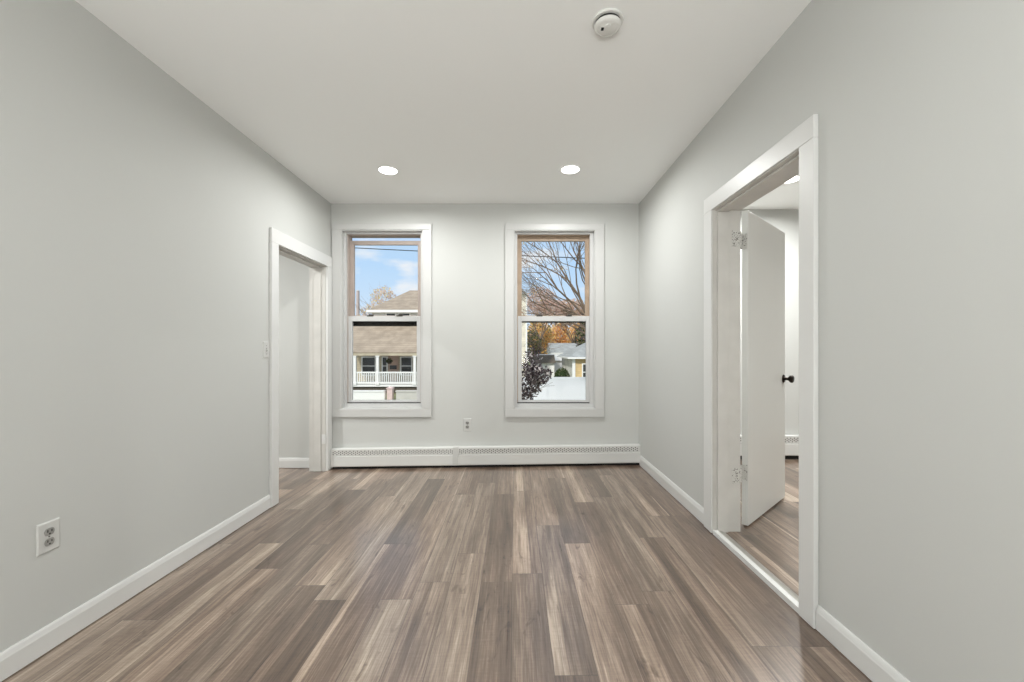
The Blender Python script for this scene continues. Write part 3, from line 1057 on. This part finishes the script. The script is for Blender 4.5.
# ---- cream house, yellow house, far houses
ch = thing('house', (-1.1, 33.0, GZ), 'tall cream sided house whose corner shows behind the plum leaved tree', 'house')
MB().box(-3.0, 0.93, 33.0, 41.0, GZ, 5.7).build('wall', M['siding_cream'], ch)
mb = MB()
mb.loft([[(-3.25, y, 5.62), (1.0, y, 5.62), (-1.1, y, 7.5)] for y in (32.75, 41.2)])
mb.build('gable_roof', M['roof_grey'], ch)
MB().box(0.86, 0.98, 32.95, 33.05, GZ, 5.62).build('corner_board', M['white_paint'], ch)
house_window(ch, -1.6, -0.8, 2.4, 3.9, 33.0)
house_window(ch, -1.6, -0.8, -0.6, 0.9, 33.0)

yh = thing('house', (7.0, 33.0, GZ), 'low yellow sided house with a grey hip roof beyond the white fence', 'house')
MB().box(4.60, 11.0, 32.0, 39.4, GZ, 0.55).build('wall', M['siding_yellow'], yh)
MB().box(4.50, 4.60, 32.0, 39.4, GZ, 0.55).build('side_wall', M['siding_white'], yh)
MB().box(4.47, 4.70, 31.93, 32.02, GZ, 0.55).build('corner_board', M['white_paint'], yh)
mb = MB()
A, B, C_, D_ = (4.1, 31.6, 0.55), (11.4, 31.6, 0.55), (11.4, 39.8, 0.55), (4.1, 39.8, 0.55)
P, Q = (7.3, 36.0, 2.3), (8.3, 36.0, 2.3)
mb.face([A, B, Q, P]); mb.face([B, C_, Q]); mb.face([C_, D_, P, Q]); mb.face([D_, A, P]); mb.face([D_, C_, B, A])
mb.build('hip_roof', M['roof_grey'], yh)
mb = MB().box(4.08, 11.4, 31.56, 31.62, 0.44, 0.57)
mb.box(4.06, 4.12, 31.6, 39.8, 0.44, 0.57)
mb.build('gutter', M['white_paint'], yh)
house_window(yh, 5.30, 5.75, -1.2, 0.0, 32.0)

gh = thing('house', (5.0, 50.0, GZ), 'far white gabled house with pale grey roof under the orange trees', 'house')
MB().box(4.5, 9.6, 50.0, 56.0, GZ, 0.9).build('wall', M['siding_white'], gh)
mb = MB()
mb.loft([[(x, 49.6, 0.75), (x, 53.0, 2.0), (x, 56.4, 0.75)] for x in (4.3, 9.9)])
mb.build('gable_roof', M['roof_grey'], gh)
mb = MB().box(4.25, 9.9, 49.54, 49.62, 0.62, 0.78)
mb.build('gutter', M['white_paint'], gh)
house_window(gh, 5.0, 5.6, -0.3, 0.4, 50.0)

gg = thing('garage', (4.0, 43.0, GZ), 'white garage with low pale roof behind the round bush', 'garage')
MB().box(2.5, 5.6, 41.2, 45.2, GZ, 0.12).build('wall', M['white_paint'], gg)
mb = MB()
mb.loft([[(x, 40.9, 0.06), (x, 43.2, 0.66), (x, 45.5, 0.06)] for x in (2.3, 5.8)])
mb.build('roof', M['siding_white'], gg)
MB().box(2.9, 5.2, 41.12, 41.2, GZ, -0.15).build('garage_door', M['fence'], gg)

sh = thing('shed', (2.7, 38.0, GZ), 'small white shed with a dark roof beside the white garage', 'shed')
MB().box(1.85, 3.55, 37.0, 39.4, GZ, 0.0).build('wall', M['white_paint'], sh)
mb = MB()
mb.loft([[(x, 36.75, -0.06), (x, 38.2, 0.66), (x, 39.65, -0.06)] for x in (1.7, 3.65)])
mb.build('roof', M['porch_dark'], sh)


# ---- white vinyl fence
vf = thing('vinyl_fence', (2.5, 19.0, GZ), 'white vinyl privacy fence across the yard', 'fence')
FY = 19.0
FT = CAM_H - 27.5 / 410 * FY
fx = [-1.8, 0.55, 1.45, 3.85, 6.2]
for a, b in zip(fx[:-1], fx[1:]):
    mb = MB()
    mb.box(a + 0.06, b - 0.06, FY - 0.02, FY + 0.02, GZ + 0.05, FT - 0.06)
    n = int((b - a) / 0.16)
    for k in range(n):
        x = a + 0.08 + k * (b - a - 0.16) / n
        mb.box(x, x + (b - a - 0.16) / n - 0.006, FY - 0.026, FY + 0.026, GZ + 0.08, FT - 0.10)
    mb.box(a + 0.06, b - 0.06, FY - 0.035, FY + 0.035, FT - 0.12, FT)
    mb.box(a + 0.06, b - 0.06, FY - 0.035, FY + 0.035, GZ + 0.03, GZ + 0.17)
    mb.build('fence_panel', M['fence'], vf)
for x in fx:
    mb = MB()
    mb.box(x - 0.06, x + 0.06, FY - 0.06, FY + 0.06, GZ, FT + 0.03)
    mb.loft([[(x - 0.07, FY - 0.07, FT + 0.03), (x + 0.07, FY - 0.07, FT + 0.03), (x + 0.07, FY + 0.07, FT + 0.03), (x - 0.07, FY + 0.07, FT + 0.03)],
             [(x - 0.01, FY - 0.01, FT + 0.08), (x + 0.01, FY - 0.01, FT + 0.08), (x + 0.01, FY + 0.01, FT + 0.08), (x - 0.01, FY + 0.01, FT + 0.08)]])
    mb.build('fence_post', M['fence'], vf)


# ---- trees
def leaf_quads(mb, rnd, centre, rad, n, size, nm, flat=1.0, shell=0.35):
    c = Vector(centre)
    for _ in range(n):
        d = Vector((rnd.gauss(0, 1), rnd.gauss(0, 1), rnd.gauss(0, 1))).normalized()
        r = shell + (1 - shell) * rnd.random() ** 0.6
        p = c + Vector((d.x * rad[0] * r, d.y * rad[1] * r, d.z * rad[2] * r * flat))
        a = Vector((rnd.gauss(0, 1), rnd.gauss(0, 1), rnd.gauss(0, 1))).normalized()
        b = a.cross(Vector((rnd.gauss(0, 1), rnd.gauss(0, 1), rnd.gauss(0, 1)))).normalized()
        s = size * rnd.uniform(0.6, 1.3)
        mb.face([p - a * s - b * s * .1, p - b * s * 0.45, p + a * s, p + b * s * 0.45], rnd.randrange(nm))


def grow(mb, rnd, p, d, length, r, depth, bend=0.18, kids=(2, 3), tips=None, drop=0.0):
    pts, rad = [p.copy()], [r]
    cur, dr = p.copy(), d.copy()
    n = 4
    for k in range(n):
        dr = (dr + Vector((rnd.gauss(0, bend), rnd.gauss(0, bend), rnd.gauss(0, bend) - drop))).normalized()
        cur = cur + dr * (length / n)
        pts.append(cur.copy()); rad.append(max(0.004, r * (1 - 0.62 * (k + 1) / n)))
        if depth > 0 and k >= 1:
            for _ in range(rnd.randint(*kids) if k == n - 1 else 1):
                ax = Vector((rnd.gauss(0, 1), rnd.gauss(0, 1), rnd.gauss(0, 1)))
                nd = (dr + ax.normalized() * rnd.uniform(0.35, 0.8)).normalized()
                grow(mb, rnd, cur.copy(), nd, length * rnd.uniform(0.5, 0.75), rad[-1] * 0.75, depth - 1, bend, kids, tips, drop)
    if tips is not None:
        tips.append(cur.copy())
    mb.tube(pts, rad, 5 if depth > 0 else 4)


def leafy_tree(x, y, h, crown, mats, label, cat='tree', group=None, n=1600, size=0.22, trunk='bark', seed=1, name='autumn_tree', r0=0.2, limbs=7, llen=0.4):
    rnd = random.Random(seed)
    t = thing(name, (x, y, GZ), label, cat, group)
    mb = MB()
    base = Vector((x, y, GZ))
    fork = base + Vector((0, 0, h * 0.32))
    mb.tube([base, base.lerp(fork, 0.5), fork], [r0, r0 * 0.8, r0 * 0.7], 8)
    tips = []
    for k in range(limbs):
        a = 2 * math.pi * k / limbs + rnd.random()
        d = Vector((math.cos(a) * 0.65, math.sin(a) * 0.65, rnd.uniform(0.6, 1.3))).normalized()
        grow(mb, rnd, fork.copy(), d, h * llen, r0 * 0.45, 2, 0.15, (2, 2), tips)
    mb.build('trunk', M[trunk], t)
    lb = MB()
    for (cx, cy, cz, rx, ry_, rz_, share) in crown:
        leaf_quads(lb, rnd, (x + cx, y + cy, GZ + cz), (rx, ry_, rz_), int(n * share), size, len(mats))
    lb.build('crown', [M[m] for m in mats], t)
    return t


# bare tree by the right window: limbs fan out to the upper left
rnd = random.Random(11)
bt = thing('bare_tree', (3.35, 16.2, GZ), 'big bare branched tree with a few last yellow leaves', 'tree')
mb = MB()
tb = Vector((3.45, 16.2, GZ)); tf = Vector((3.30, 16.2, 1.9))
mb.tube([tb, Vector((3.4, 16.2, 0)), tf], [0.22, 0.19, 0.16], 10)
tips = []
for (ax, az, ay, ln, r) in ((-1.0, 0.62, 0.1, 3.0, 0.05), (-0.8, 0.9, -0.15, 3.2, 0.06), (-0.55, 1.0, 0.2, 3.3, 0.075), (-0.3, 1.0, -0.2, 3.2, 0.07), (-0.1, 1.0, 0.25, 3.1, 0.07),
                            (-0.95, 0.38, 0.3, 2.7, 0.045), (-1.0, 0.22, -0.3, 2.5, 0.04), (0.3, 1.0, 0.1, 3.0, 0.07), (0.8, 0.8, 0.1, 2.8, 0.06), (-0.7, 0.72, 0.5, 2.9, 0.05), (-0.42, 0.8, -0.5, 2.9, 0.05),
                            (-0.85, 0.55, 0.0, 2.9, 0.035), (-0.62, 0.95, -0.3, 3.2, 0.04), (-0.9, 0.75, 0.35, 3.1, 0.035), (-0.2, 1.0, 0.0, 3.4, 0.045), (-0.45, 1.05, 0.3, 3.4, 0.04), (0.1, 1.0, -0.2, 3.3, 0.05), (-1.0, 0.3, 0.0, 2.6, 0.03)):
    grow(mb, rnd, tf + Vector((0, 0, rnd.uniform(-0.5, 0.4))), Vector((ax, ay, az)).normalized(), ln, r, 3, 0.10, (2, 2), tips)
mb.build('branches', M['bark'], bt)
lb = MB()
for p in tips:
    if rnd.random() < 0.10:
        leaf_quads(lb, rnd, p, (0.14, 0.14, 0.14), 5, 0.055, 3)
lb.build('last_leaves', [M['leaf_gold'], M['leaf_yellow'], M['leaf_rust']], bt)

# plum leaved small tree in front of the fence
leafy_tree(0.36, 15.0, 3.6, [(0.05, 0, 1.9, 0.60, 0.6, 0.75, 0.45), (0.45, 0, 2.15, 0.55, 0.5, 0.40, 0.30), (-0.1, 0, 1.2, 0.42, 0.4, 0.6, 0.16), (0.30, 0, 2.7, 0.35, 0.35, 0.45, 0.09)],
           ['leaf_plum', 'leaf_plum', 'leaf_slate', 'leaf_plum', 'leaf_slate', 'leaf_pale'], 'small plum leaved tree drooping in front of the white fence', n=1700, size=0.075, trunk='bark_dark', seed=4, name='plum_tree', r0=0.05, limbs=5, llen=0.25)

# pinkish brown thinning trees in the middle distance
leafy_tree(3.6, 58.5, 13.2, [(0, 0, 9.9, 2.5, 1.8, 2.2, 0.5), (1.8, 0, 8.6, 2.6, 1.8, 1.7, 0.5)], ['leaf_pink', 'leaf_tan', 'leaf_pink', 'leaf_pale'],
           'pinkish brown thinning tree beyond the cream house corner', n=3600, size=0.19, seed=6, llen=0.25)
leafy_tree(8.4, 59.5, 12.2, [(0, 0, 8.6, 2.8, 1.8, 1.9, 0.6), (-1.6, 0, 7.8, 2.4, 1.6, 1.5, 0.4)], ['leaf_tan', 'leaf_rust', 'leaf_tan', 'leaf_pink'],
           'tan brown thinning tree behind the bare branches', n=3400, size=0.19, seed=8, llen=0.25)
# golden row
gold = 'golden autumn trees behind the far houses'
for i, (x, y, h, mats, lab) in enumerate([
        (3.9, 66.0, 8.4, ['leaf_gold', 'leaf_orange', 'leaf_yellow', 'leaf_olive'], 'golden autumn tree beside the dull green tree, behind the gabled house'),
        (7.9, 73.0, 9.0, ['leaf_orange', 'leaf_gold', 'leaf_rust', 'leaf_yellow'], 'deep orange autumn tree behind the roof of the gabled house'),
        (11.0, 70.0, 8.5, ['leaf_yellow', 'leaf_gold', 'leaf_orange', 'leaf_tan'], 'bright yellow autumn tree between the gabled house and the olive tree')]):
    leafy_tree(x, y, h, [(0, 0, 5.0, 2.2, 2.0, 3.0, 0.7), (0.5, -0.5, 3.2, 1.9, 1.6, 1.8, 0.3)], mats, lab, group=gold, n=3200, llen=0.26, size=0.24, seed=20 + i)
leafy_tree(2.1, 48.5, 5.5, [(0, 0, 3.4, 1.1, 1.0, 2.0, 1.0)], ['leaf_olive', 'leaf_green', 'leaf_slate'], 'dull green tree standing behind the dark roofed shed', n=900, size=0.17, seed=30, name='green_tree')
leafy_tree(8.6, 47.6, 6.2, [(0, 0, 4.4, 1.7, 1.5, 2.4, 1.0)], ['leaf_olive', 'leaf_deep', 'leaf_slate'], 'dark olive tree behind the grey hip roof', n=1500, size=0.2, llen=0.2, seed=31, name='green_tree')
# sparse tree behind the porch house
leafy_tree(-13.2, 42.0, 9.0, [(-0.3, 0, 8.2, 1.35, 1.2, 1.4, 0.6), (-1.5, 0, 6.6, 1.3, 1.2, 1.2, 0.4)], ['leaf_pale', 'leaf_pink', 'leaf_yellow', 'leaf_pale'],
           'pale sparse tree beside the hip roof of the porch house', n=1300, size=0.13, seed=33, trunk='bark')

# round green bush just behind the white fence
rb = thing('round_bush', (2.75, 24.0, GZ), 'clipped round green bush behind the white fence', 'bush')
rnd = random.Random(5)
lb = MB()
lb.lathe([(0.0, GZ), (0.40, GZ + 0.2), (0.47, GZ + 1.0), (0.42, GZ + 1.6), (0.25, GZ + 1.85), (0.0, GZ + 1.92)], 14, 1, 'Z', (2.75, 24.0, 0))
leaf_quads(lb, rnd, (2.75, 24.0, GZ + 1.1), (0.52, 0.52, 0.92), 1500, 0.06, 3, 1.0, 0.85)
lb.build('bush_leaves', [M['leaf_green'], M['leaf_deep'], M['leaf_olive']], rb)
MB().tube([(2.75, 24.0, GZ), (2.75, 24.0, GZ + 0.4)], 0.05, 6).build('stem', M['bark_dark'], rb)
lb = MB()
leaf_quads(lb, rnd, (-8.95, 29.2, 0.36), (0.24, 0.24, 0.2), 160, 0.06, 2)
lb.build('leaves', [M['leaf_green'], M['leaf_deep']], hb)
